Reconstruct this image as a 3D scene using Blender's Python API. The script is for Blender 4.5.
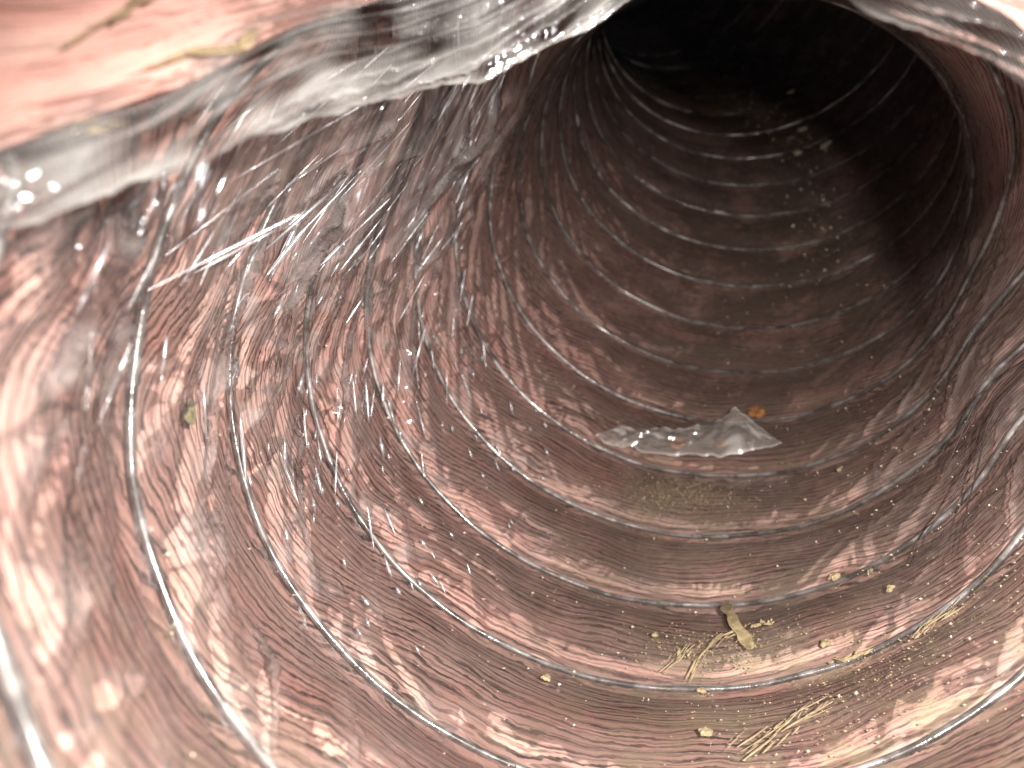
import bpy, math, random
import numpy as np

# ------------------------------------------------------------------ scene, camera, light
scene = bpy.context.scene
for o in list(bpy.data.objects):
    bpy.data.objects.remove(o)
COL = scene.collection
RAD = 0.08                       # duct radius in metres; all shapes below are in duct radii
TILT = math.radians(18)          # the camera looks a little downwards into the duct
CAM_Z = 0.20

def world(P):
    """(right, down, forward) in duct radii, seen from where the camera stands -> metres."""
    P = np.asarray(P, float)
    x, y, z = P[..., 0], P[..., 1], P[..., 2]
    c, s = math.cos(TILT), math.sin(TILT)
    return np.stack([x, z * c - y * s, -z * s - y * c], -1) * RAD + np.array([0, 0, CAM_Z])

cd = bpy.data.cameras.new('camera')
cam = bpy.data.objects.new('camera', cd)
COL.objects.link(cam)
cam.location = (0, 0, CAM_Z)
cam.rotation_euler = (math.pi / 2 - TILT, 0, 0)
cd.sensor_width = 36
cd.lens = 36 * 770 / 1024
cd.clip_start = 0.004
cd.clip_end = 20
cd.dof.use_dof = True
cd.dof.focus_distance = 2.2 * RAD
cd.dof.aperture_fstop = 18
scene.camera = cam

wd = bpy.data.worlds.new('World')
scene.world = wd
wd.use_nodes = True
wd.node_tree.nodes['Background'].inputs[0].default_value = (0.95, 0.95, 1.0, 1)
wd.node_tree.nodes['Background'].inputs[1].default_value = 0.005

ld = bpy.data.lights.new('flash_lamp', 'SPOT')      # the flash beside the lens
ld.energy = 6.9
ld.spot_size = math.radians(115)
ld.spot_blend = 1.0
ld.color = (1.0, 0.955, 0.90)
ld.shadow_soft_size = 0.0018
lamp = bpy.data.objects.new('flash_lamp', ld)
COL.objects.link(lamp)
lamp.location = world(np.array([0.27, -0.155, -0.15]))
lamp.rotation_euler = (math.pi / 2 - TILT - math.radians(21), 0, math.radians(-1))

vs = scene.view_settings
vs.view_transform = 'Standard'
vs.look = 'None'
vs.exposure = 0.0
vs.gamma = 1.0
vs.use_curve_mapping = False
scene.render.engine = 'CYCLES'
scene.cycles.transparent_max_bounces = 8
scene.cycles.max_bounces = 3
scene.cycles.diffuse_bounces = 1
scene.cycles.glossy_bounces = 1
scene.cycles.sample_clamp_indirect = 4

# ------------------------------------------------------------------ helpers
rng = np.random.RandomState(7)
random.seed(7)
_perm = rng.permutation(512)
_perm = np.concatenate([_perm, _perm, _perm])
_ga = rng.rand(512) * 2 * math.pi
_gx, _gy = np.cos(_ga), np.sin(_ga)

def noise(x, y, seed=0):
    """2-D gradient noise, about -0.7..0.7"""
    x = np.asarray(x, float) + seed * 37.17
    y = np.asarray(y, float) + seed * 11.71
    xi = np.floor(x).astype(int); yi = np.floor(y).astype(int)
    xf = x - xi; yf = y - yi
    u = xf * xf * xf * (xf * (xf * 6 - 15) + 10); v = yf * yf * yf * (yf * (yf * 6 - 15) + 10)
    def g(ix, iy, fx, fy):
        h = _perm[(_perm[ix & 511] + iy) & 511]
        return _gx[h] * fx + _gy[h] * fy
    a = g(xi, yi, xf, yf); b = g(xi + 1, yi, xf - 1, yf)
    c = g(xi, yi + 1, xf, yf - 1); d = g(xi + 1, yi + 1, xf - 1, yf - 1)
    return (a + u * (b - a)) * (1 - v) + (c + u * (d - c)) * v

def sst(a, b, x):
    t = np.clip((np.asarray(x, float) - a) / (b - a), 0, 1)
    return t * t * (3 - 2 * t)

def ridge(n, width=0.35, power=1.6):
    return np.clip(1 - np.abs(n) / width, 0, 1) ** power

def link(name, me, mat, parent=None):
    o = bpy.data.objects.new(name, me)
    COL.objects.link(o)
    if mat and not me.materials:
        me.materials.append(mat)
    o.parent = parent
    return o

def tag(o, label=None, cat=None, group=None, kind=None):
    for k, v in (('label', label), ('category', cat), ('group', group), ('kind', kind)):
        if v:
            o[k] = v
    return o

def grid_mesh(name, P, attrs=None, uv=None, smooth=True, close_v=False):
    """P: (n, m, 3) in duct radii -> mesh of quads"""
    n, m = P.shape[:2]
    co = world(P).reshape(-1, 3)
    idx = np.arange(n * m).reshape(n, m)
    if close_v:
        idx = np.concatenate([idx, idx[:, :1]], 1)
    q = np.stack([idx[:-1, :-1], idx[1:, :-1], idx[1:, 1:], idx[:-1, 1:]], -1).reshape(-1, 4)
    me = bpy.data.meshes.new(name)
    me.vertices.add(len(co)); me.vertices.foreach_set('co', co.astype(np.float32).ravel())
    me.loops.add(q.size); me.loops.foreach_set('vertex_index', q.astype(np.int32).ravel())
    me.polygons.add(len(q))
    me.polygons.foreach_set('loop_start', (np.arange(len(q)) * 4).astype(np.int32))
    me.update(calc_edges=True)
    if smooth:
        me.polygons.foreach_set('use_smooth', np.ones(len(q), bool))
    for k, v in (attrs or {}).items():
        a = me.attributes.new(k, 'FLOAT', 'POINT')
        a.data.foreach_set('value', np.asarray(v, np.float32).ravel())
    if uv is not None:
        a = me.attributes.new('duct_uv', 'FLOAT2', 'POINT')
        a.data.foreach_set('vector', np.stack(uv, -1).astype(np.float32).ravel())
    return me

def poly_mesh(name, V, F, smooth=False):
    me = bpy.data.meshes.new(name)
    me.from_pydata([tuple(v) for v in world(np.array(V))], [], F)
    if smooth:
        me.polygons.foreach_set('use_smooth', np.ones(len(F), bool))
    me.update()
    return me

def tube(pts, rad, sides=7):
    """tube along (n,3) points with a radius or a radius per point"""
    pts = np.asarray(pts, float); n = len(pts)
    rad = np.broadcast_to(np.asarray(rad, float), (n,))
    T = np.gradient(pts, axis=0); T /= np.linalg.norm(T, axis=1)[:, None] + 1e-12
    ref = np.array([0.31, 0.2, 0.93])
    A = np.cross(T, ref); A /= np.linalg.norm(A, axis=1)[:, None] + 1e-9
    B = np.cross(T, A)
    a = np.linspace(0, 2 * math.pi, sides, endpoint=False)
    return pts[:, None, :] + rad[:, None, None] * (A[:, None, :] * np.cos(a)[None, :, None] + B[:, None, :] * np.sin(a)[None, :, None])

# ------------------------------------------------------------------ the duct's course
PITCH = 0.3835                   # distance between two turns of the wire
ASP = 1.089                      # the duct lies a little squashed
ROLL = -0.0446
_s = np.linspace(-2, 11, 1500)
_sc = np.minimum(_s, 6.6)
_yaw = -0.1388 + 0.415 * _sc - 0.0683 * _sc ** 2
_pit = -0.0606 + 0.3628 * _sc - 0.0378 * _sc ** 2
_T = np.stack([np.sin(_yaw) * np.cos(_pit), -np.sin(_pit), np.cos(_yaw) * np.cos(_pit)], 1)
_P = np.cumsum(_T, 0) * (_s[1] - _s[0])
_P = _P - _P[np.argmin(abs(_s))] + np.array([0.3987, 0.0082, 1.4118])

def frame(th, w):
    s = (w - th / (2 * math.pi)) * PITCH
    X = np.stack([np.interp(s, _s, _P[:, i]) for i in range(3)], -1)
    y = np.interp(s, _s, _yaw); t = np.interp(s, _s, _pit)
    r = np.stack([np.cos(y), 0 * y, -np.sin(y)], -1)
    u = np.stack([np.sin(y) * np.sin(t), np.cos(t), np.cos(y) * np.sin(t)], -1)
    a = th + ROLL
    egg = np.where(th > 0, sst(1.3, 2.2, th) * sst(7.5, 3.5, w), sst(2.3, 2.8, -th) * sst(7.5, 3.5, w))   # the mouth is held open upwards
    egg = np.maximum(egg, 1.3 * sst(1.5, 1.95, -th) * sst(-.95, -1.7, w))
    egg = np.maximum(egg, 1.2 * sst(1.74, 2.12, -th) * sst(.1, -.9, w))
    r = r * (1 + .55 * egg)[..., None]; u = u * (1 + .55 * egg)[..., None]
    return X, r * (np.sin(a) * ASP)[..., None] + u * np.cos(a)[..., None]

def surf(th, w, d=0.0):
    """point of the duct wall: th = angle from the bottom, w = turns of wire along it, d = depth inwards"""
    th, w, d = np.broadcast_arrays(np.asarray(th, float), np.asarray(w, float), np.asarray(d, float))
    X, N = frame(th, w)
    return X + N * (1 - d)[..., None]

# folds of the lining, pulled slantwise from one turn of wire to the next:
# (bay, side, angle at the near end, angle at the far end, start, end, height, near flank, far flank)
_r = np.random.RandomState(21)
FOLDS = {}
for _bay in range(-3, 23):
    L = []
    for side in (-1, 1):
        f = .25 + _r.rand() * .1
        while f < 2.9:
            amp = (.12 + .88 * sst(.5, 1.2, f)) if side < 0 else (.06 + .14 * sst(.55, 1.25, f))
            if side < 0 and 1.6 < f and _bay < 6:
                amp *= 1.35
            span = (.62 + .5 * (_r.rand() - .5)) * (1 if side < 0 else .85) * (.55 + .45 * sst(.3, .9, f))
            a = 0 if _r.rand() < .6 else _r.rand() * .4
            b = 1 if _r.rand() < .6 else 1 - _r.rand() * .4
            h = amp * (.022 + .034 * _r.rand() ** 1.5) * (1 - .75 * sst(3.5, 7, _bay))
            L.append((side, f, f + span, a, b, h, .011 + .010 * _r.rand(), .035 + .07 * _r.rand()))
            f += (.075 + .11 * _r.rand()) * (1 if side < 0 else 1.7) * (1.6 if f < .8 else 1)
        f = .30
        while f < 2.0:                       # short gathers where the film is caught on the wire
            h = (.014 + .026 * _r.rand()) * (1 if side < 0 else .45) * sst(.2, .8, f) * (1 - .6 * sst(5, 9, _bay))
            L.append((side, f, f + .9 * _r.rand() - .05, 0, .22 + .4 * _r.rand(), h, .010 + .008 * _r.rand(), .02 + .03 * _r.rand()))
            f += .05 + .22 * _r.rand()
    FOLDS[_bay] = L
TUCKS = {}
for _bay in range(-3, 23):
    L = []
    for _i in range(40):
        side = -1 if _r.rand() < .72 else 1
        pa = .15 + 1.9 * _r.rand()
        ln = .03 + .20 * _r.rand() ** 2
        f0 = .05 + .5 * _r.rand() ** 1.6
        h = (.006 + .020 * _r.rand() ** 1.5) * (1 if side < 0 else .6) * (.35 + .65 * sst(.3, .9, pa)) * (1 - .5 * sst(5, 9, _bay))
        L.append((side * pa, ln, f0, (_r.rand() - .5) * 1.6, h, .03 + .05 * _r.rand()))
    TUCKS[_bay] = L

def tucks(th1, w1):
    """small sharp creases of the film, running with the wire"""
    H = np.zeros((len(th1), len(w1)))
    bays = np.floor(w1).astype(int)
    for bay in np.unique(bays):
        cols = np.where(bays == bay)[0]
        fr = (w1[cols] - bay)[None, :]
        for c, ln, f0, sl, h, far in TUCKS[int(bay)]:
            rows = np.where(np.abs(th1 - c) < ln)[0]
            if not len(rows):
                continue
            x = ((th1[rows] - c) / ln)[:, None]
            q = (fr - (f0 + sl * x * ln)) * PITCH
            prof = np.where(q > 0, np.clip(1 - q / far, 0, 1), np.clip(1 + q / .008, 0, 1))
            ix = np.ix_(rows, cols)
            H[ix] = np.maximum(H[ix], h * prof * (1 - x * x))
    return H

def folds(th1, w1, soft=0.0):
    """height of the folds on the grid th1 x w1; soft widens their flanks"""
    H = np.zeros((len(th1), len(w1)))
    bays = np.floor(w1).astype(int)
    for bay in np.unique(bays):
        cols = np.where(bays == bay)[0]
        fr = (w1[cols] - bay)[None, :]
        for side, f0, f1, a, b, h, near, far in FOLDS[int(bay)]:
            lo, hi = min(f0, f1) - .35, max(f0, f1) + .35
            ph = side * th1
            rows = np.where((ph > lo) & (ph < hi))[0]
            if not len(rows):
                continue
            p = ph[rows][:, None]
            bend = .05 * np.sin(fr * 3.14 + f0 * 20)
            q = (p - (f0 + (f1 - f0) * fr + bend * (f1 - f0))) * PITCH / math.hypot(f1 - f0, PITCH)
            prof = np.where(q < 0, np.clip(1 + q / (far + soft), 0, 1), np.clip(1 - q / (near + soft), 0, 1))
            env = np.clip((fr - a) / .10, 0, 1) * np.clip((b - fr) / .16, 0, 1)
            ix = np.ix_(rows, cols)
            H[ix] = np.maximum(H[ix], h * prof * np.sqrt(env))
    return H

def bulge(fr, w, th):
    """the lining swells inwards between two turns of wire"""
    return np.sin(np.pi * np.clip(fr, 0, 1) ** .82) ** .75 * (1 - .72 * sst(3.5, 8, w)) * (1 - .8 * sst(.5, 1.1, -th) * sst(3.0, 6, w)) * (1 - .6 * sst(.55, 1.1, th)) * (1 - .5 * sst(.5, 1.1, -th))

def lumps(th, w):
    return (noise(th * 2.2, w * 1.3, 8) * .018 + noise(th * 6, w * 2.6, 9) * .007) * np.sin(np.pi * (w - np.floor(w))) * (1 - .65 * sst(.4, 1.1, np.abs(th)))

def bed(th, w):
    """height of the film without its folds: what litter lies on"""
    return .006 + .050 * bulge(w - np.floor(w), w, th) + lumps(th, w)

def theta_rows(n):
    t = np.linspace(-1, 1, n)
    return np.pi * (0.80 * t + 0.20 * t ** 5)

def w_rows(dens):
    out = []
    for a, b, k in ((-2.5, -1.2, .5), (-1.2, 6, 1), (6, 11, .55), (11, 23, .3)):
        out.append(np.arange(a, b, 1 / (dens * k)))
    return np.concatenate(out)

# ------------------------------------------------------------------ materials
class NT:
    """small node-tree helper"""
    def __init__(s, name):
        s.m = bpy.data.materials.new(name); s.m.use_nodes = True
        s.t = s.m.node_tree; s.t.nodes.clear()
        s.out = s.t.nodes.new('ShaderNodeOutputMaterial')
    def n(s, typ, ins=None, **kw):
        nd = s.t.nodes.new(typ)
        for k, v in kw.items():
            setattr(nd, k, v)
        for k, v in (ins or {}).items():
            s.set(nd.inputs[k], v)
        return nd
    def set(s, sock, v):
        if isinstance(v, bpy.types.NodeSocket):
            s.t.links.new(v, sock)
        elif isinstance(v, bpy.types.Node):
            s.t.links.new(v.outputs[0], sock)
        else:
            if isinstance(v, tuple) and len(v) == 3 and sock.type == 'RGBA':
                v = v + (1,)
            sock.default_value = v
    def math(s, op, a, b=0.0, c=None, clamp=False):
        nd = s.n('ShaderNodeMath', operation=op, use_clamp=clamp)
        s.set(nd.inputs[0], a); s.set(nd.inputs[1], b)
        if c is not None:
            s.set(nd.inputs[2], c)
        return nd.outputs[0]
    def mix(s, f, a, b, blend='MIX'):
        nd = s.n('ShaderNodeMix', data_type='RGBA', blend_type=blend)
        s.set(nd.inputs[0], f); s.set(nd.inputs[6], a); s.set(nd.inputs[7], b)
        return nd.outputs[2]
    def ramp(s, f, lo, hi, a=0.0, b=1.0, smooth=True):
        nd = s.n('ShaderNodeMapRange', interpolation_type='SMOOTHSTEP' if smooth else 'LINEAR')
        for i, v in enumerate((f, lo, hi, a, b)):
            s.set(nd.inputs[i], v)
        return nd.outputs[0]
    def attr(s, name, sock='Fac'):
        return s.n('ShaderNodeAttribute', attribute_name=name).outputs[sock]
    def noise(s, vec, scale, detail=3, rough=.55, dist=0.0):
        nd = s.n('ShaderNodeTexNoise', {'Scale': scale, 'Detail': detail, 'Roughness': rough, 'Distortion': dist})
        if vec is not None:
            s.set(nd.inputs['Vector'], vec)
        return nd.outputs[0]
    def bump(s, h, strength, dist):
        return s.n('ShaderNodeBump', {'Strength': strength, 'Distance': dist, 'Height': h}).outputs[0]
    def scaled(s, vec, sc):
        return s.n('ShaderNodeVectorMath', {0: vec, 1: sc}, operation='MULTIPLY').outputs[0]
    def done(s, shader):
        s.set(s.out.inputs[0], shader)
        return s.m

def mat_insulation():
    t = NT('pink_insulation')
    uv = t.attr('duct_uv', 'Vector'); ph = t.attr('phase'); dirt = t.attr('dirt')
    obj = t.n('ShaderNodeTexCoord').outputs['Object']
    # dark threads running round the duct, of uneven width and strength
    wid = t.attr('width'); strg = t.attr('strength'); tone = t.attr('tone'); blot = t.attr('blotch')
    fine = t.noise(t.scaled(uv, (10.0, 9.0, 1)), 1.0, 3, .6)
    tuft = t.noise(t.scaled(uv, (9.0, 110.0, 1)), 1.0, 3, .65)
    x = t.math('ADD', t.math('MULTIPLY', ph, 25.0), t.math('MULTIPLY', fine, 2.2))
    y = t.math('ADD', t.math('MULTIPLY', ph, 14.5), t.math('MULTIPLY', fine, 1.5))
    sn = t.math('SINE', t.math('MULTIPLY', x, 2 * math.pi))
    sn2 = t.math('SINE', t.math('MULTIPLY', y, 2 * math.pi))
    lin = t.math('MULTIPLY', t.ramp(sn, wid, t.math('ADD', wid, .6)), t.ramp(tuft, .34, .62, .10, .75))
    lin2 = t.math("MULTIPLY", t.ramp(sn2, .40, .90), t.ramp(tuft, .30, .52, .45, 1))
    line = t.math('MULTIPLY', t.math('MAXIMUM', lin, lin2), strg)
    pink = t.mix(tone, (.66, .335, .29), (.77, .48, .415))
    pink = t.mix(t.ramp(tuft, .35, .7, 0, .45), pink, (.80, .56, .48))
    c = t.mix(t.math('MULTIPLY', line, .97), pink, (.040, .024, .021))
    c = t.mix(blot, c, (.12, .068, .052))
    dm = t.math('MULTIPLY', dirt, t.ramp(t.noise(obj, 95.0, 4, .7), .38, .66))
    c = t.mix(t.math('MULTIPLY', dm, .8), c, (.50, .39, .26))
    h = t.math('ADD', t.math('MULTIPLY', line, -1.0), t.math('MULTIPLY', tuft, .8))
    b = t.n('ShaderNodeBsdfPrincipled', {'Base Color': c, 'Roughness': .85, 'Specular IOR Level': .15,
                                         'Normal': t.bump(h, .35, .0005)})
    return t.done(b)

def mat_film(name, base_haze=0.0, tint=(.93, .915, .91), rough=.13, bump=.35, haze_col=(.36, .335, .325)):
    t = NT(name)
    obj = t.n('ShaderNodeTexCoord').outputs['Object']
    haze = t.attr('haze')
    gl = t.n('ShaderNodeBsdfGlossy', {'Color': (.95, .96, 1.0), 'Roughness': rough})
    tr = t.n('ShaderNodeBsdfTransparent', {'Color': tint})
    fr = t.n('ShaderNodeFresnel', {'IOR': 1.5}).outputs[0]
    f = t.math('MINIMUM', t.math('ADD', t.math('MULTIPLY', fr, 1.25), .02), .65)
    mx = t.n('ShaderNodeMixShader', {0: f, 1: tr, 2: gl})
    df = t.n('ShaderNodeBsdfDiffuse', {'Color': t.mix(t.attr('dust'), haze_col, (.085, .060, .046))})  # brown serves floor dust and the painted shade of the deep end
    hz = t.n('ShaderNodeMixShader', {0: t.math('MINIMUM', fr, .5), 1: df, 2: gl})
    hf = t.math('ADD', haze, base_haze, clamp=True)
    return t.done(t.n('ShaderNodeMixShader', {0: hf, 1: mx, 2: hz}))

def mat_wire():
    t = NT('spring_wire')
    obj = t.n('ShaderNodeTexCoord').outputs['Object']
    c = t.mix(t.ramp(t.noise(obj, 150.0, 3), .42, .6), (.46, .44, .43), (.13, .12, .115))
    return t.done(t.n('ShaderNodeBsdfPrincipled', {'Base Color': c, 'Metallic': .45, 'Roughness': t.ramp(t.noise(obj, 110.0, 3), .38, .62, .16, .6),
                  'Coat Weight': .45, 'Coat Roughness': .15, 'Normal': t.bump(t.noise(obj, 700.0, 2), .3, .0004)}))

def mat_simple(name, c1, c2, rough=.8, scale=400.0, alpha=1.0):
    t = NT(name)
    obj = t.n('ShaderNodeTexCoord').outputs['Object']
    n = t.noise(obj, scale, 4, .65)
    c = t.mix(t.ramp(n, .35, .65), c1, c2)
    return t.done(t.n('ShaderNodeBsdfPrincipled', {'Base Color': c, 'Roughness': rough, 'Alpha': alpha,
                                                   'Normal': t.bump(n, .6, .0005)}))

M_INS = mat_insulation()
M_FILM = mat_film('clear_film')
M_SKIRT = mat_film('bunched_film', .0, (.95, .94, .93), .09, .5, (.25, .24, .23))
M_LOOSE = mat_film('loose_film', .0, (.975, .97, .97), .13, .5, (.10, .093, .09))
M_CREASE = mat_film('creased_film', .10, (.93, .92, .92), .20, .5, (.50, .48, .47))
M_SCRAP = mat_film('scrap_film', .04, (.97, .96, .95), .16, .4, (.75, .71, .66))
M_WIRE = mat_wire()
M_TAN = mat_simple('dry_tan', (.17, .12, .065), (.28, .22, .13))
M_OLIVE = mat_simple('olive_flake', (.10, .085, .045), (.20, .17, .10))
M_KHAKI = mat_simple('khaki_strip', (.17, .125, .065), (.30, .23, .13))
M_ORANGE = mat_simple('orange_leaf', (.12, .045, .012), (.24, .10, .025))
M_STRAW = mat_simple('straw_yellow', (.17, .12, .06), (.29, .22, .125))
M_DARK = mat_simple('dark_fibre', (.012, .009, .008), (.03, .02, .018), .6)
M_GRAIN = mat_simple('dust_grain', (.30, .235, .15), (.46, .40, .31), .5, 900.0)

# ------------------------------------------------------------------ the duct
duct = bpy.data.objects.new('flexible_duct', None)
COL.objects.link(duct)
tag(duct, 'flexible duct seen from inside, pink striped insulation under clear film and wire turns', 'duct')

# insulation blanket behind the film
th1 = theta_rows(720); w1 = w_rows(34)
TH, WW = np.meshgrid(th1, w1, indexing='ij')
fold = folds(th1, w1, .03)
fr = WW - np.floor(WW)
phi = np.abs(TH)
lump = lumps(TH, WW)
d_ins = -.030 + .046 * bulge(fr, WW, TH) + lump + .24 * fold
phase = WW + (.12 + .1 * sst(1.1, .5, phi)) * noise(TH * 2.2, WW * .8, 11) + .022 * noise(TH * 7, WW * 2.0, 12) \
    + np.where(TH < 0, .55, .25) * (phi - .4) * sst(.3, 1.1, phi) * (1 - .8 * sst(1.45, 1.8, phi))
dirt = .9 * np.exp(-((TH - .30) / .55) ** 2) * (.5 + .5 * sst(7.5, 1.0, WW)) + .9 * sst(.2, .9, TH) * sst(2.3, .6, WW) \
    + .7 * np.exp(-((TH + .12) / .16) ** 2 - ((WW - 4.5) / .42) ** 2) + .5 * sst(1.0, -.8, WW) * sst(-1.5, -1.0, TH) + .12 \
    + .5 * np.exp(-((TH - .3) / .12) ** 2) * sst(9, 13, WW)
def weave(u, v, phase, dirt):
    """how the dark threads of the blanket vary from place to place"""
    return {'phase': phase + .028 * noise(u * 6, v * 3, 13), 'dirt': np.clip(dirt, 0, 1),
            'width': sst(-.28, .32, noise(u * 3, v * 6, 14) + .4 * noise(u * 8, v * 14, 15)) * .75 - .30,
            'strength': .70 + .30 * sst(-.3, .2, noise(u * 5, v * 3, 16) + .5 * noise(u * 11, v * 7, 17)),
            'tone': sst(-.4, .4, noise(u * 2, v * 3, 18) + .4 * noise(u * 5, v * 8, 19)),
            'blotch': .18 * sst(.10, .50, noise(u * 1.8, v * 2.6, 20) + .6 * noise(u * 4, v * 6, 24) + .35 * noise(u * 10, v * 15, 25))}
o = link('insulation_blanket', grid_mesh('insulation_blanket', surf(TH, WW, d_ins), weave(TH, WW, phase, dirt), (TH, WW)), M_INS, duct)

# clear film lining, drawn over the wire and crumpled between the turns
th2 = theta_rows(900); w2 = w_rows(44)
TH, WW = np.meshgrid(th2, w2, indexing='ij')
fold = folds(th2, w2)
tuck = tucks(th2, w2)
fr = WW - np.floor(WW); phi = np.abs(TH)
dw = np.minimum(fr, 1 - fr) * PITCH
over = .016 * np.exp(-(dw / .012) ** 2)
lump = lumps(TH, WW)
crum = (1 - np.abs(noise(TH * 17 + WW * 3, WW * 3.4 - TH * 4, 21)) * 2.4) * .006 + (1 - np.abs(noise(TH * 34 - WW * 4, WW * 7 + TH * 9, 22)) * 2.4) * .004
crum = crum + noise(TH * 70, WW * 18, 23) * .0022
camp = (.35 + .65 * sst(.4, 1.0, phi)) * np.clip(dw / .06, 0, 1) + .12
d_film = .002 + .050 * bulge(fr, WW, TH) + lump + over + fold + tuck + crum * camp
upl = np.where(TH < 0, sst(1.6, 2.1, phi), .35 * sst(1.1, 1.7, phi)) * sst(6.0, 3.0, WW) * (.25 + .75 * sst(-.4, 1.0, WW))
sheen = np.exp(-np.maximum(fr - .03, 0) / .17) * sst(.12, .40, noise(TH * 11 + fr * 3 * np.sign(TH), np.floor(WW) * 5.3 + fr * 1.2, 38) + .5 * noise(TH * 27 + fr * 8, np.floor(WW) * 2.3 + fr * 2, 39) + .1) \
    * np.where(TH < 0, sst(.2, .8, phi) * sst(2.1, 1.7, phi), .35 * sst(.5, .9, phi)) * sst(7, 3.5, WW) * sst(-.5, .7, WW)
haze = (.05 + .05 * noise(TH * 5, WW * 2, 33)) * (1 - .6 * sst(3, 7, WW)) + .20 * sheen + upl * (.03 + .24 * sst(-.15, .35, noise(TH * 6 + WW * 4, WW * .8 - TH * 1, 31) + 6 * fold - .1)) \
    + .07 * np.exp(-(dw / .010) ** 2) * sst(-.2, .3, noise(TH * 8, np.round(WW) * 3.1, 37)) + 2.2 * tuck + 3.0 * fold * sst(.2, .5, noise(TH * 9, WW * 3, 32) + .3)
dust_shade = (.32 * sst(1.0, .35, np.abs(TH - .15)) + .30 * sst(.5, 1.1, TH) * sst(2.0, 1.5, TH) + .25 * sst(4, 9, WW)) * sst(-.35, .30, noise(TH * 3, WW * 1.2, 34) + .6 * noise(TH * 9, WW * 3.5, 35) + .5 * noise(TH * 24, WW * 11, 36) + .12) * sst(.6, 3.2, WW)  # dust on floor and right wall, plus shade painted in towards the deep end
dust_shade = dust_shade * (1 - .85 * np.exp(-((TH - .12) / .30) ** 2 - ((WW - 5.12) / .22) ** 2))
dust_shade = dust_shade * (1 - .85 * np.exp(-(dw / .018) ** 2))
haze = haze + dust_shade
d_film = np.maximum(d_film, -.045)
link('film_liner', grid_mesh('film_liner', surf(TH, WW, d_film), {'haze': np.clip(haze, 0, .85), 'dust': np.clip(dust_shade / np.maximum(haze, .01), 0, 1)}, (TH, WW)), M_FILM, duct)

# the spring wire, one part for each turn
for k in range(-2, 20):
    a = np.linspace(-math.pi, math.pi, 150)
    pts = surf(a, k + 0 * a, .006 + .008 * noise(a * 4, a * 0 + k * 3.3, 41))
    link('wire_turn', grid_mesh('wire_turn', tube(pts, .0092, 8), close_v=True), M_WIRE, duct)

# ------------------------------------------------------------------ sagging roof of the mouth, hanging before the duct
def px(x, y, z):
    return ((x - 512) / 770 * z, (y - 384) / 770 * z, z)
LIP = np.array([px(-260, 330, .58), px(-120, 250, .70), px(0, 212, .82), px(100, 188, .90), px(180, 164, .99), px(250, 132, 1.09), px(330, 102, 1.22),
                px(400, 93, 1.34), px(480, 72, 1.42), px(560, 36, 1.42), px(620, 0, 1.40), px(700, -48, 1.34), px(770, -62, 1.26),
                px(820, -35, 1.20), px(860, 0, 1.14), px(910, 20, 1.11), px(960, 42, 1.08), px(1024, 76, 1.05), px(1066, 140, 1.03), px(1100, 270, 1.02)])
t0 = np.concatenate([[0], np.cumsum(np.linalg.norm(np.diff(LIP, axis=0), axis=1))]); t0 /= t0[-1]
def smooth_lip(a):
    k = np.linspace(0, 1, 600)
    C = np.stack([np.interp(k, t0, LIP[:, i]) for i in range(3)], 1)
    ker = np.hanning(21); ker /= ker.sum()
    for i in range(3):
        C[:, i] = np.convolve(np.pad(C[:, i], 10, mode='edge'), ker, mode='valid')
    return np.stack([np.interp(a, k, C[:, i]) for i in range(3)], -1)

def skirt_band(A):
    return np.interp(A, t0, [.06, .06, .07, .10, .14, .17, .20, .25, .30, .33, .33, .3, .2, .12, .085, .085, .085, .085, .085, .085]) + .02 * noise(A * 14, A * 3, 59)

def flap_surface(A, B, lift):
    """A along the lip, B: 0 at the lip, +1 up the front, -1 up the back; lift = thickness outwards"""
    L = smooth_lip(A)
    f = np.maximum(B, 0); b = np.maximum(-B, 0)
    r = .045
    up = .72 * f + .50 * b
    fw = np.where(B >= 0, .22 * f ** 1.15 - r * (1 - np.exp(-f * 14)), r * (1 - np.exp(-b * 14)) + .30 * b)
    P = L + np.stack([0 * up, -up, fw], -1)
    n = np.stack([0 * B, .8 * np.exp(-np.abs(B) * 14) + .25 * (B > 0), np.where(B >= 0, -1.0, 1.0) * (1 - np.exp(-np.abs(B) * 14))], -1)
    return P + n * lift[..., None]

def sag(A, B):
    return (noise(A * 7 + B * 2, B * 3, 51) * .06 + noise(A * 15 + B * 5, B * 9, 52) * .02) * sst(0, .12, np.abs(B))
A, B = np.meshgrid(np.linspace(0, 1, 420), np.concatenate([np.linspace(-1, 0, 30)[:-1], np.linspace(0, 1, 150)]), indexing='ij')
ph = A * 3.0 + B * 7.0 + .3 * noise(A * 8, B * 3, 53)
def calm(d):
    d['blotch'] = d['blotch'] * .25; d['strength'] = d['strength'] * .55
    return d
Fp = flap_surface(A, np.where(B > 0, skirt_band(A) + (1 - skirt_band(A)) * B, skirt_band(A)), sag(A, B) * (B > 0) - .045)
bk = np.maximum(-B, 0)
Fp = Fp * (1 + .45 * bk + .05 * (1 - np.exp(-bk * 14)))[..., None] + np.stack([.25 * bk * np.sign(A - .62), -.45 * bk, 0 * bk], -1)
flap = link('mouth_flap', grid_mesh('mouth_flap', Fp,
            calm(weave(A * 5 + B * 2, B * 4 - A * 2, ph, .10 + 0 * A)), (A * 5 + B * 2, B * 4 - A * 2)), M_INS, duct)
tag(flap, 'blurred sagging flap of pink insulation and grey bunched film over the duct mouth')

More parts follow.
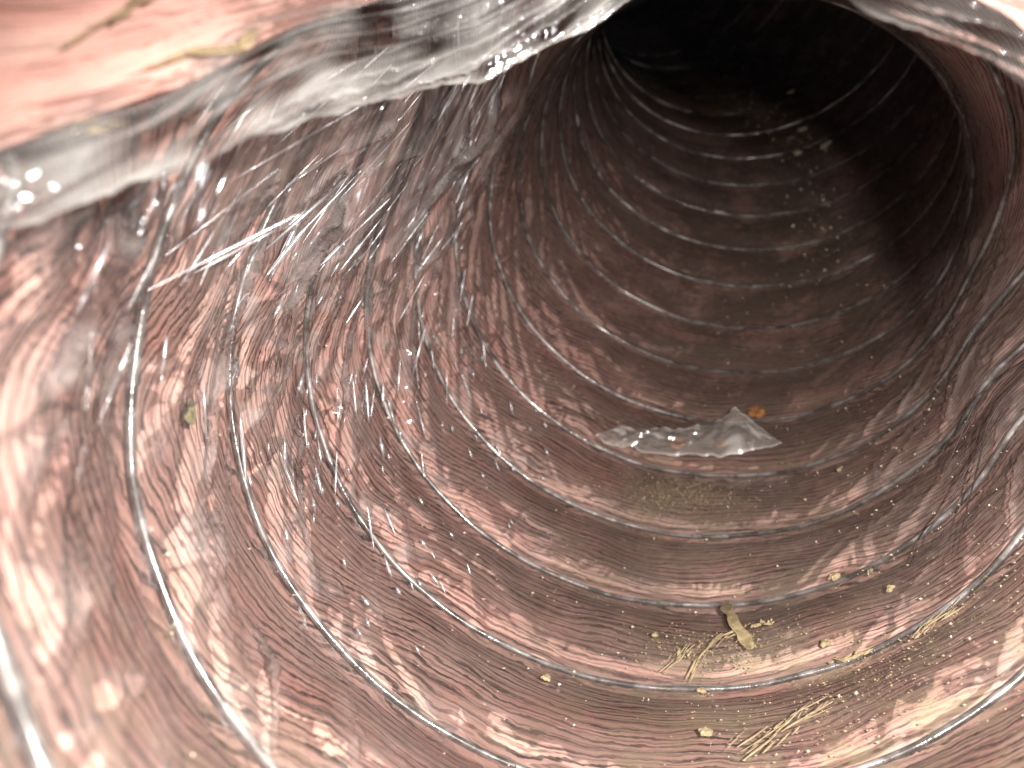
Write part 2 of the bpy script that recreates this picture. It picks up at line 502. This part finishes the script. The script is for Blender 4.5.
A, B = np.meshgrid(np.linspace(0, 1, 800), np.concatenate([np.linspace(0, .5, 280), np.linspace(.5, 1, 60)[1:]]), indexing='ij')
e = B * 30 - A * 9
fold = ridge(noise(A * 5, e, 55), .30, 1.2) * .038 + ridge(noise(A * 9 - B * 6, e * 2.1, 56), .3, 1.2) * .014
crk = (1 - np.abs(noise(A * 40 + B * 20, B * 40 - A * 20, 57)) * 2.4) * .011 + (1 - np.abs(noise(A * 90 - B * 30, B * 70 + A * 30, 54)) * 2.4) * .005
band = skirt_band(A)
hz = sst(band + .05, band - .03, B) * (.16 + .8 * noise(A * 22, e * .6, 60) + .38 * ridge(noise(A * 5, e, 55), .16, 1.2)) + .03 + .3 * sst(.012, 0, B)
link('film_skirt', grid_mesh('film_skirt', flap_surface(A, B, sag(A, B) + .004 + (fold + crk) * (.35 + .65 * sst(0, .05, np.abs(B))) * (.12 + .88 * sst(band + .06, band - .02, B))), {'haze': np.clip(hz * (1 - .75 * sst(.58, .66, A)), 0, .75)}, (A, B)), M_SKIRT, flap)

# loose film drawn down from the lip to the left wall in long folds
TOPS = np.array([(-70, 225, .93), (40, 200, 1.0), (150, 176, 1.12), (240, 140, 1.22), (320, 108, 1.33), (390, 92, 1.42), (440, 80, 1.48), (480, 70, 1.52), (512, 50, 1.56)], float)
FOOT_T = np.array([-1.66, -1.58, -1.63, -1.62, -1.58, -1.56, -1.55, -1.63, -1.85])
FOOT_W = np.array([-1.4, -.95, -.62, -.10, .62, 1.40, 2.25, 3.40, 4.40])
U, V = np.meshgrid(np.linspace(0, 1, 720), np.linspace(0, 1, 120), indexing='ij')
k8 = np.linspace(0, 1, 9)
Tp = np.stack([np.interp(U, k8, TOPS[:, i]) for i in range(3)], -1)
ft = np.interp(U, k8, FOOT_T) + .30 * noise(U * 9, U * 0, 61) + .14 * noise(U * 31, U * 0, 68)
fw_ = np.interp(U, k8, FOOT_W)
Ft = surf(ft, fw_, bed(ft, fw_) + .01)
Ft = np.stack([512 + 770 * Ft[..., 0] / Ft[..., 2], 384 + 770 * Ft[..., 1] / Ft[..., 2], Ft[..., 2]], -1)
reach = .42 + .35 * noise(U * 13, U * 0, 601) + .2 * noise(U * 41, U * 0, 602)
V0 = V; V = V * reach
q = Tp + (Ft - Tp) * V[..., None]
zz = Tp[..., 2] + (Ft[..., 2] - Tp[..., 2]) * (.30 * V + .70 * V ** 2.2)
Lf = np.stack([(q[..., 0] - 512) / 770 * zz, (q[..., 1] - 384) / 770 * zz, zz], -1)
cu = U * 15 + .7 * noise(U * 5, V * 1.6, 62)
hf = ridge(noise(cu, V * .6, 63), .25, 1.0) * .080 + ridge(noise(cu * 2.6, V * 1.0, 64), .2, 1.0) * .036 + noise(U * 60, V * 5, 65) * .002
gap = sst(-.02, .20, noise(cu * .55, V * .5, 69))          # here and there it lies taut
hf = hf * np.sin(np.pi * np.clip(V0 * .93 + .07, 0, 1)) ** .6 * (.10 + .90 * gap)
belly = .0 * V
Nn = -Lf / np.linalg.norm(Lf, axis=-1)[..., None]
Lf = Lf + Nn * (hf - belly * 1.0)[..., None]
hz = .5 * (.01 + 2.4 * hf * (.5 + noise(U * 20, V * 2, 66)) + .08 * sst(.45, 0, V + .3 * noise(U * 12, V, 67))) * sst(.95, .4, V0) * (.25 + .75 * sst(.12, .4, U))
link('loose_film', grid_mesh('loose_film', Lf, {'haze': np.clip(hz, 0, .65)}, (U, V)), M_LOOSE, duct)

# sharp creases of the film that stand off the wall between the turns
_c = np.random.RandomState(5)
CV, CF, nv = [], [], 0
for i in range(270):
    th = -(.55 + 1.65 * _c.rand() ** .8); w = -.7 + 5.6 * _c.rand()
    if i >= 190:
        w = -.4 + 5.2 * _c.rand(); th = -(1.62 + .55 * _c.rand() + .06 * w)
    if i < 190 and w < 1.0 and abs(th) < 1.35:
        w += 1.6
    P0 = surf(np.array(th), np.array(w), bed(np.array(th), np.array(w)) + .012)
    v = P0 / np.linalg.norm(P0)
    up = np.array([0, -1., 0]); up -= v * up.dot(v); up /= np.linalg.norm(up)
    ri = np.cross(v, up); ri *= -1 if ri[0] < 0 else 1
    a = math.radians(-30 + 62 * float(sst(.55, 2.0, abs(th))) + 26 * (_c.rand() - .5))
    if i >= 190:
        a = math.radians(52 - 7 * w + 16 * (_c.rand() - .5))
    t = up * math.cos(a) + ri * math.sin(a)
    ln = .03 + .22 * _c.rand() ** 2.2 * float(sst(.4, 1.4, abs(th)))
    if i >= 190:
        ln = .08 + .30 * _c.rand() ** 1.5
    k = np.linspace(0, 1, 12)
    N = frame(np.array(th), np.array(w))[1]; N = -N / np.linalg.norm(N)
    path = P0 + t * (ln * k)[:, None] + v * (.02 * np.sin(k * 5 + i) * ln)[:, None]
    T = tube(path, .0008 + (.002 + .005 * _c.rand() ** 1.5) * (.5 + .5 * float(sst(-.5, 1.2, w))) * np.sin(np.pi * k) ** .7 * (1 + .3 * noise(k * 5, k * 0 + i, 71)), 8)
    CV.append(T.reshape(-1, 3))
    for p in range(11):
        for q in range(8):
            CF.append((nv + p * 8 + q, nv + p * 8 + (q + 1) % 8, nv + p * 8 + 8 + (q + 1) % 8, nv + p * 8 + 8 + q))
    nv += 96
o = link('film_creases', poly_mesh('film_creases', np.concatenate(CV), CF, True), M_CREASE, duct)
tag(o, kind='stuff')

# ------------------------------------------------------------------ litter lying in the duct
def lay(th, w, h):
    th = np.asarray(th, float); w = np.asarray(w, float)
    return surf(th, w, bed(th, w) + h)

def strip_obj(name, mat, path, width, thick, label, cat, lift=.0, curl=.01, seed=0, group=None, taper=.3):
    """a thin ragged strip lying along a (theta, w) path on the film"""
    path = np.array(path, float); n = 26
    t = np.linspace(0, 1, n); tp = np.linspace(0, 1, len(path))
    th = np.interp(t, tp, path[:, 0]) + .006 * noise(t * 5, t * 0, 70 + seed)
    w = np.interp(t, tp, path[:, 1]) + .025 * noise(t * 5, t * 0, 80 + seed)
    C = lay(th, w, lift + curl * np.sin(t * 3.1) ** 2)
    T = np.gradient(C, axis=0); T /= np.linalg.norm(T, axis=1)[:, None]
    _, N = frame(th, w); N = -N / np.linalg.norm(N, axis=1)[:, None]
    S = np.cross(T, N)
    wd_ = width * (1 - taper * np.abs(2 * t - 1) ** 2.5) * (1 + .8 * noise(t * 7, t * 0, 90 + seed))
    m = np.linspace(-1, 1, 7)
    hh = thick + .25 * width * (m ** 2)[None, :] + .25 * width * noise(t[:, None] * 9 + 0 * m[None, :], m[None, :] * 2 + 0 * t[:, None], seed)
    top = C[:, None, :] + S[:, None, :] * (wd_[:, None] * m[None, :])[..., None] + N[:, None, :] * hh[..., None]
    bot = top[:, ::-1] - N[:, None, :] * thick * 1.6
    me = grid_mesh(name, np.concatenate([top, bot], 1), close_v=True, smooth=False)
    return tag(link(name, me, mat), label, cat, group)

def flake_obj(name, mat, th, w, size, label, cat, seed=0, lift=.004, tall=.35, stretch=1.0, group=None):
    """an irregular crumpled flake or crumb"""
    r = np.random.RandomState(seed + 300); n = 11
    C = lay(np.array(th), np.array(w), lift)
    _, N = frame(np.array(th), np.array(w)); N = -N / np.linalg.norm(N)
    v = C / np.linalg.norm(C); X = np.cross(N, v); X /= np.linalg.norm(X); Y = np.cross(N, X)
    rot = r.rand() * 6.28; X, Y = X * math.cos(rot) + Y * math.sin(rot), -X * math.sin(rot) + Y * math.cos(rot)
    V = []; F = []
    rad = size * (.6 + .7 * r.rand(n))
    for ring, (k, h) in enumerate(((.95, 0), (1.0, .5), (.6, 1.0))):
        for i in range(n):
            a = 2 * math.pi * i / n
            V.append(C + X * math.cos(a) * rad[i] * k * stretch + Y * math.sin(a) * rad[i] * k + N * size * tall * (h + .5 * (r.rand() - .3)))
    V.append(C + N * size * tall * 1.1); V.append(C - N * size * .05)
    for ring in range(2):
        for i in range(n):
            a, b = ring * n + i, ring * n + (i + 1) % n
            F.append((a, b, b + n, a + n))
    for i in range(n):
        F.append((2 * n + i, 2 * n + (i + 1) % n, 3 * n)); F.append(((i + 1) % n, i, 3 * n + 1))
    return tag(link(name, poly_mesh(name, V, F), mat), label, cat, group)

# torn piece of clear film standing on the floor
lo = np.array([(-.476, 5.08), (-.388, 5.05), (-.216, 5.12), (.01, 5.22), (.241, 5.28), (.385, 5.36)])
hi = np.array([(-.476, 5.09, .004), (-.40, 5.28, .050), (-.082, 5.50, .068), (.057, 5.56, .090), (.170, 5.70, .130), (.27, 5.58, .07), (.385, 5.36, .004)])
U, V = np.meshgrid(np.linspace(0, 1, 70), np.linspace(0, 1, 22), indexing='ij')
pl = [np.interp(U, np.linspace(0, 1, 6), lo[:, i]) for i in range(2)]
ph_ = [np.interp(U, np.array([0, .09, .46, .62, .76, .88, 1]), hi[:, i]) for i in range(3)]
cr = (1 - np.abs(noise(U * 9 + V * 2, V * 3 - U * 4, 101)) * 2.4) * .016 + noise(U * 26, V * 9, 102) * .007
pl[1] = pl[1] + (.16 * noise(U * 7, U * 0, 104) + .08 * noise(U * 23, U * 0, 105)) * np.sin(np.pi * U)
ph_[2] = ph_[2] * (1 + .5 * noise(U * 11, U * 0, 106) + .25 * noise(U * 29, U * 0, 107))
th = pl[0] + (ph_[0] - pl[0]) * V; w = pl[1] + (ph_[1] - pl[1]) * V
P = surf(th, w, .012 + bed(pl[0], pl[1]) + ph_[2] * V ** .8 + cr * (.3 + np.sin(np.pi * V)) * np.sin(np.pi * np.clip(U, .03, .97)) ** .5)
edge = np.minimum(np.minimum(V, 1 - V) * 1.2, np.minimum(U, 1 - U) * 4)
scrap = link('film_scrap', grid_mesh('film_scrap', P, {'haze': .05 + .25 * sst(.07, 0, edge) + .16 * sst(.1, .4, noise(U * 8, V * 4, 103))}, (U, V)), M_SCRAP)
tag(scrap, 'torn piece of crumpled clear plastic film lying on the duct floor', 'plastic scrap')

flake_obj('leaf_fragment', M_ORANGE, .215, 6.05, .042, 'rusty orange leaf fragment behind the peak of the torn plastic scrap', 'leaf', 1, .02, .6)
flake_obj('leaf_fragment', M_ORANGE, .10, 5.42, .030, 'small amber leaf bit under the middle of the torn plastic scrap', 'leaf', 2, .01, .4)
flake_obj('leaf_fragment', M_ORANGE, -.10, 5.36, .036, 'amber leaf bit under the left half of the torn plastic scrap', 'leaf', 3, .01, .3, 1.8)
strip_obj('bark_strip', M_KHAKI, [(.252, 2.98), (.275, 2.76), (.300, 2.5), (.340, 2.24)], .020, .006, 'khaki curled bark strip lying across a wire turn on the floor', 'bark strip', .004, .02, 1, taper=.15)
def wisp_obj(mat, path, spread, n, size, label, seed):
    """a wisp of straw: many fine slivers lying roughly along a path"""
    r = np.random.RandomState(seed + 700); path = np.array(path, float); tp = np.linspace(0, 1, len(path))
    V, F = [], []
    for i in range(n):
        t = np.clip(r.rand() * .85, 0, 1); l = (.10 + .35 * r.rand() ** 2); k = np.linspace(t, min(1, t + l), 5)
        th = np.interp(k, tp, path[:, 0]) + spread * r.randn() * .5 + spread * .6 * r.randn() * (k - t)
        w = np.interp(k, tp, path[:, 1]) + spread * 2.2 * r.randn() * .5 + spread * 2 * r.randn() * (k - t)
        T = tube(lay(th, w, .004 + .006 * r.rand() + .012 * r.rand() * (k - t) / l), size * (.4 + r.rand()) * np.array([.35, .9, 1, .8, .25]), 5)
        b = len(V); V.extend(T.reshape(-1, 3))
        for p in range(4):
            for q in range(5):
                F.append((b + p * 5 + q, b + p * 5 + (q + 1) % 5, b + p * 5 + 5 + (q + 1) % 5, b + p * 5 + 5 + q))
    return tag(link('straw_wisp', poly_mesh('straw_wisp', V, F), mat), label, 'straw', 'wisps of straw on the duct floor')
def flap_straw(pts, n, size, mat, label, seed):
    """straw caught on the front of the hanging flap: slivers along a path of (A, B) on it"""
    r = np.random.RandomState(seed); pts = np.array(pts, float); tp = np.linspace(0, 1, len(pts)); V, F = [], []
    for i in range(n):
        t = r.rand() * .8; k = np.linspace(t, min(1, t + .2 + .3 * r.rand()), 6)
        a = np.interp(k, tp, pts[:, 0]) + .002 * r.randn(); b = np.interp(k, tp, pts[:, 1]) + .006 * r.randn()
        T = tube(flap_surface(a, b, sag(a, b) + .022 + .006 * r.rand()), size * (.4 + r.rand()) * np.array([.4, .9, 1, 1, .8, .3]), 5)
        o_ = len(V); V.extend(T.reshape(-1, 3))
        for p in range(5):
            for q in range(5):
                F.append((o_ + p * 5 + q, o_ + p * 5 + (q + 1) % 5, o_ + p * 5 + 5 + (q + 1) % 5, o_ + p * 5 + 5 + q))
    return tag(link('straw_wisp', poly_mesh('straw_wisp', V, F), mat), label, 'straw', 'wisps of straw caught on the flap')
flap_straw([(.135, .10), (.165, .095), (.185, .08)], 9, .0022, M_STRAW, 'blurred yellow straw low on the left end of the hanging flap', 801)
flap_straw([(.185, .17), (.22, .18), (.26, .155), (.275, .175)], 9, .0024, M_STRAW, 'blurred yellow straw across the middle of the hanging flap', 802)
flap_straw([(.14, .22), (.17, .27), (.20, .33)], 7, .0022, M_STRAW, 'blurred straw slanting up to the top left corner of the flap', 803)
wisp_obj(M_STRAW, [(.128, 1.98), (.182, 2.19), (.262, 2.42), (.325, 2.47)], .020, 26, .0021, 'yellow straw wisp running down left from the foot of the khaki bark strip', 2)
wisp_obj(M_STRAW, [(.345, 2.46), (.38, 2.50), (.42, 2.45)], .008, 22, .0034, 'short yellow straw wisp at the right end of the bark strip', 3)
wisp_obj(M_STRAW, [(.543, 2.02), (.585, 1.96), (.66, 1.95)], .008, 30, .0034, 'yellow straw wisp lying along a wire turn, right of the bark strip', 4)
wisp_obj(M_TAN, [(.233, 1.16), (.346, 1.33), (.404, 1.41), (.497, 1.48)], .036, 24, .0021, 'blurred tan straw wisp on the floor at the bottom right of the picture', 5)
wisp_obj(M_TAN, [(.065, 2.05), (.128, 2.19), (.161, 2.31)], .018, 24, .0020, 'thin tan straw wisp just above a wire turn, left of the bark strip', 6)
wisp_obj(M_TAN, [(.748, 1.80), (.832, 1.84), (.924, 1.81)], .032, 20, .0020, 'broad pale tan straw wisp low on the right wall', 7)
CR = [(.551, 2.13, .018, 'yellow crumb touching the straw wisp right of the bark strip'),
      (.618, 3.02, .020, 'yellow crumb sitting on the wire turn behind the bark strip'),
      (.74, 2.82, .014, 'tan crumb on the right wall above the yellow crumb'),
      (.782, 2.42, .014, 'tan crumb on the right wall below the dark fibres'),
      (.178, 1.90, .013, 'pale crumb on the wire turn below the bark strip'),
      (.166, 1.39, .017, 'tan crumb at the bottom edge below the lowest full wire turn'),
      (.673, 4.55, .014, 'small tan crumb far up the right side of the floor'),
      (.044, 2.42, .012, 'tan crumb left of the bark strip in the same bay'),
      (-.262, 1.72, .014, 'tan crumb in the nearest bay left of the bottom centre')]
for i, (a, b, z, lab) in enumerate(CR):
    flake_obj('crumb', M_STRAW if i < 2 else M_TAN, a, b, z, lab, 'crumb', 20 + i, .003, .6, group='crumbs on the duct floor')
flake_obj('olive_flake', M_OLIVE, -1.478, .342, .030, 'dark olive flake stuck on the pink left wall', 'flake', 40, .012, .25)
FAR = [(.488, 13.6, .026, 'pale scrap deepest in the duct, beside the upper glint'), (.547, 12.7, .030, 'elongated pale scrap deep in the duct on the right of its pair'),
       (.367, 12.85, .028, 'pale scrap deep in the duct on the left of its pair'), (.66, 15.2, .024, 'dim pale scrap at the dark end of the duct')]
for i, (a, b, z, lab) in enumerate(FAR):
    flake_obj('pale_scrap', M_GRAIN, a, b, z, lab, 'scrap', 50 + i, .004, .5, 1.5, group='pale scraps deep in the duct')

HAIR = [([(1.67, 3.13), (1.482, 3.15), (1.331, 3.0), (1.201, 2.68), (.996, 2.07)], 'long dark fibre hanging down the right wall'),
        ([(1.578, 3.31), (1.364, 3.47), (1.104, 3.15)], 'short dark fibre on the right wall, upper of the three'),
        ([(1.457, 2.82), (1.188, 2.87), (.97, 2.62), (.866, 2.39)], 'dark fibre on the right wall slanting furthest to the left')]
for i, (pth, lab) in enumerate(HAIR):
    pth = np.array(pth); t = np.linspace(0, 1, 40); tp = np.linspace(0, 1, len(pth))
    th = np.interp(t, tp, pth[:, 0]); w = np.interp(t, tp, pth[:, 1])
    ker = np.hanning(9); ker /= ker.sum()
    th = np.convolve(np.pad(th, 4, mode='edge'), ker, 'valid'); w = np.convolve(np.pad(w, 4, mode='edge'), ker, 'valid')
    C = surf(th, w, .075 + .01 * noise(t * 4, t * 0 + i, 111))
    tag(link('dark_fibre', grid_mesh('dark_fibre', tube(C, .0026 * np.sin(np.pi * np.clip(t * .9 + .08, 0, 1)) ** .5, 6), close_v=True), M_DARK), lab, 'fibre', 'dark fibres on the right wall')

# dust and grit: far too fine to count
g = np.random.RandomState(9)
def grains(n, th, w, size):
    th = np.clip(th, -2.4, 2.2); w = np.clip(w, -1.5, 18)
    C = lay(th, w, .004); sz = size[:, None, None]
    base = np.array([(1, 0, 0), (-1, 0, 0), (0, 1, 0), (0, -1, 0), (0, 0, 1), (0, 0, -1)], float)
    J = base[None] * (.5 + g.rand(n, 6, 1)) * sz * np.array([1.0 + .9 * g.rand(), 1, 1])
    return (C[:, None, :] + J).reshape(-1, 3)
OCT = np.array([(0, 2, 4), (2, 1, 4), (1, 3, 4), (3, 0, 4), (2, 0, 5), (1, 2, 5), (3, 1, 5), (0, 3, 5)])
def dust_obj(name, parts, mat, label):
    V = np.concatenate(parts); n = len(V) // 6
    F = (OCT[None] + (np.arange(n) * 6)[:, None, None]).reshape(-1, 3)
    o = link(name, poly_mesh(name, V, F.tolist()), mat)
    tag(o, label, 'dust', kind='stuff')
def szs(n, a, b):
    return a + b * g.rand(n) ** 4
dust_obj('dust_grains', [grains(620, g.randn(620) * .45 + .15, 0.8 + g.rand(620) * 9, szs(620, .0014, .0034)),
                         grains(160, -(.3 + 1.3 * g.rand(160)), -.5 + g.rand(160) * 6, szs(160, .0016, .003)),
                         grains(200, .7 + .6 * g.rand(200), .6 + g.rand(200) * 4.5, szs(200, .0014, .003)),
                         grains(320, g.randn(320) * .10 + .36, 9 + g.rand(320) * 7, szs(320, .002, .008))], M_GRAIN,
         'pale dust grains sprinkled over the floor and walls of the duct')
dust_obj('sawdust', [grains(2200, g.randn(2200) * .14 - .03, 4.42 + g.randn(2200) * .19, szs(2200, .0012, .002)),
                     grains(900, g.randn(900) * .12 + .22, 2.25 + g.randn(900) * .14, szs(900, .001, .002)),
                     grains(600, g.randn(600) * .20 + .74, 1.7 + g.randn(600) * .30, szs(600, .0009, .0018)),
                     grains(400, g.randn(400) * .2 + .45, 1.3 + g.randn(400) * .2, szs(400, .0009, .0018))], M_TAN,
         'tan sawdust gathered in patches on the duct floor')
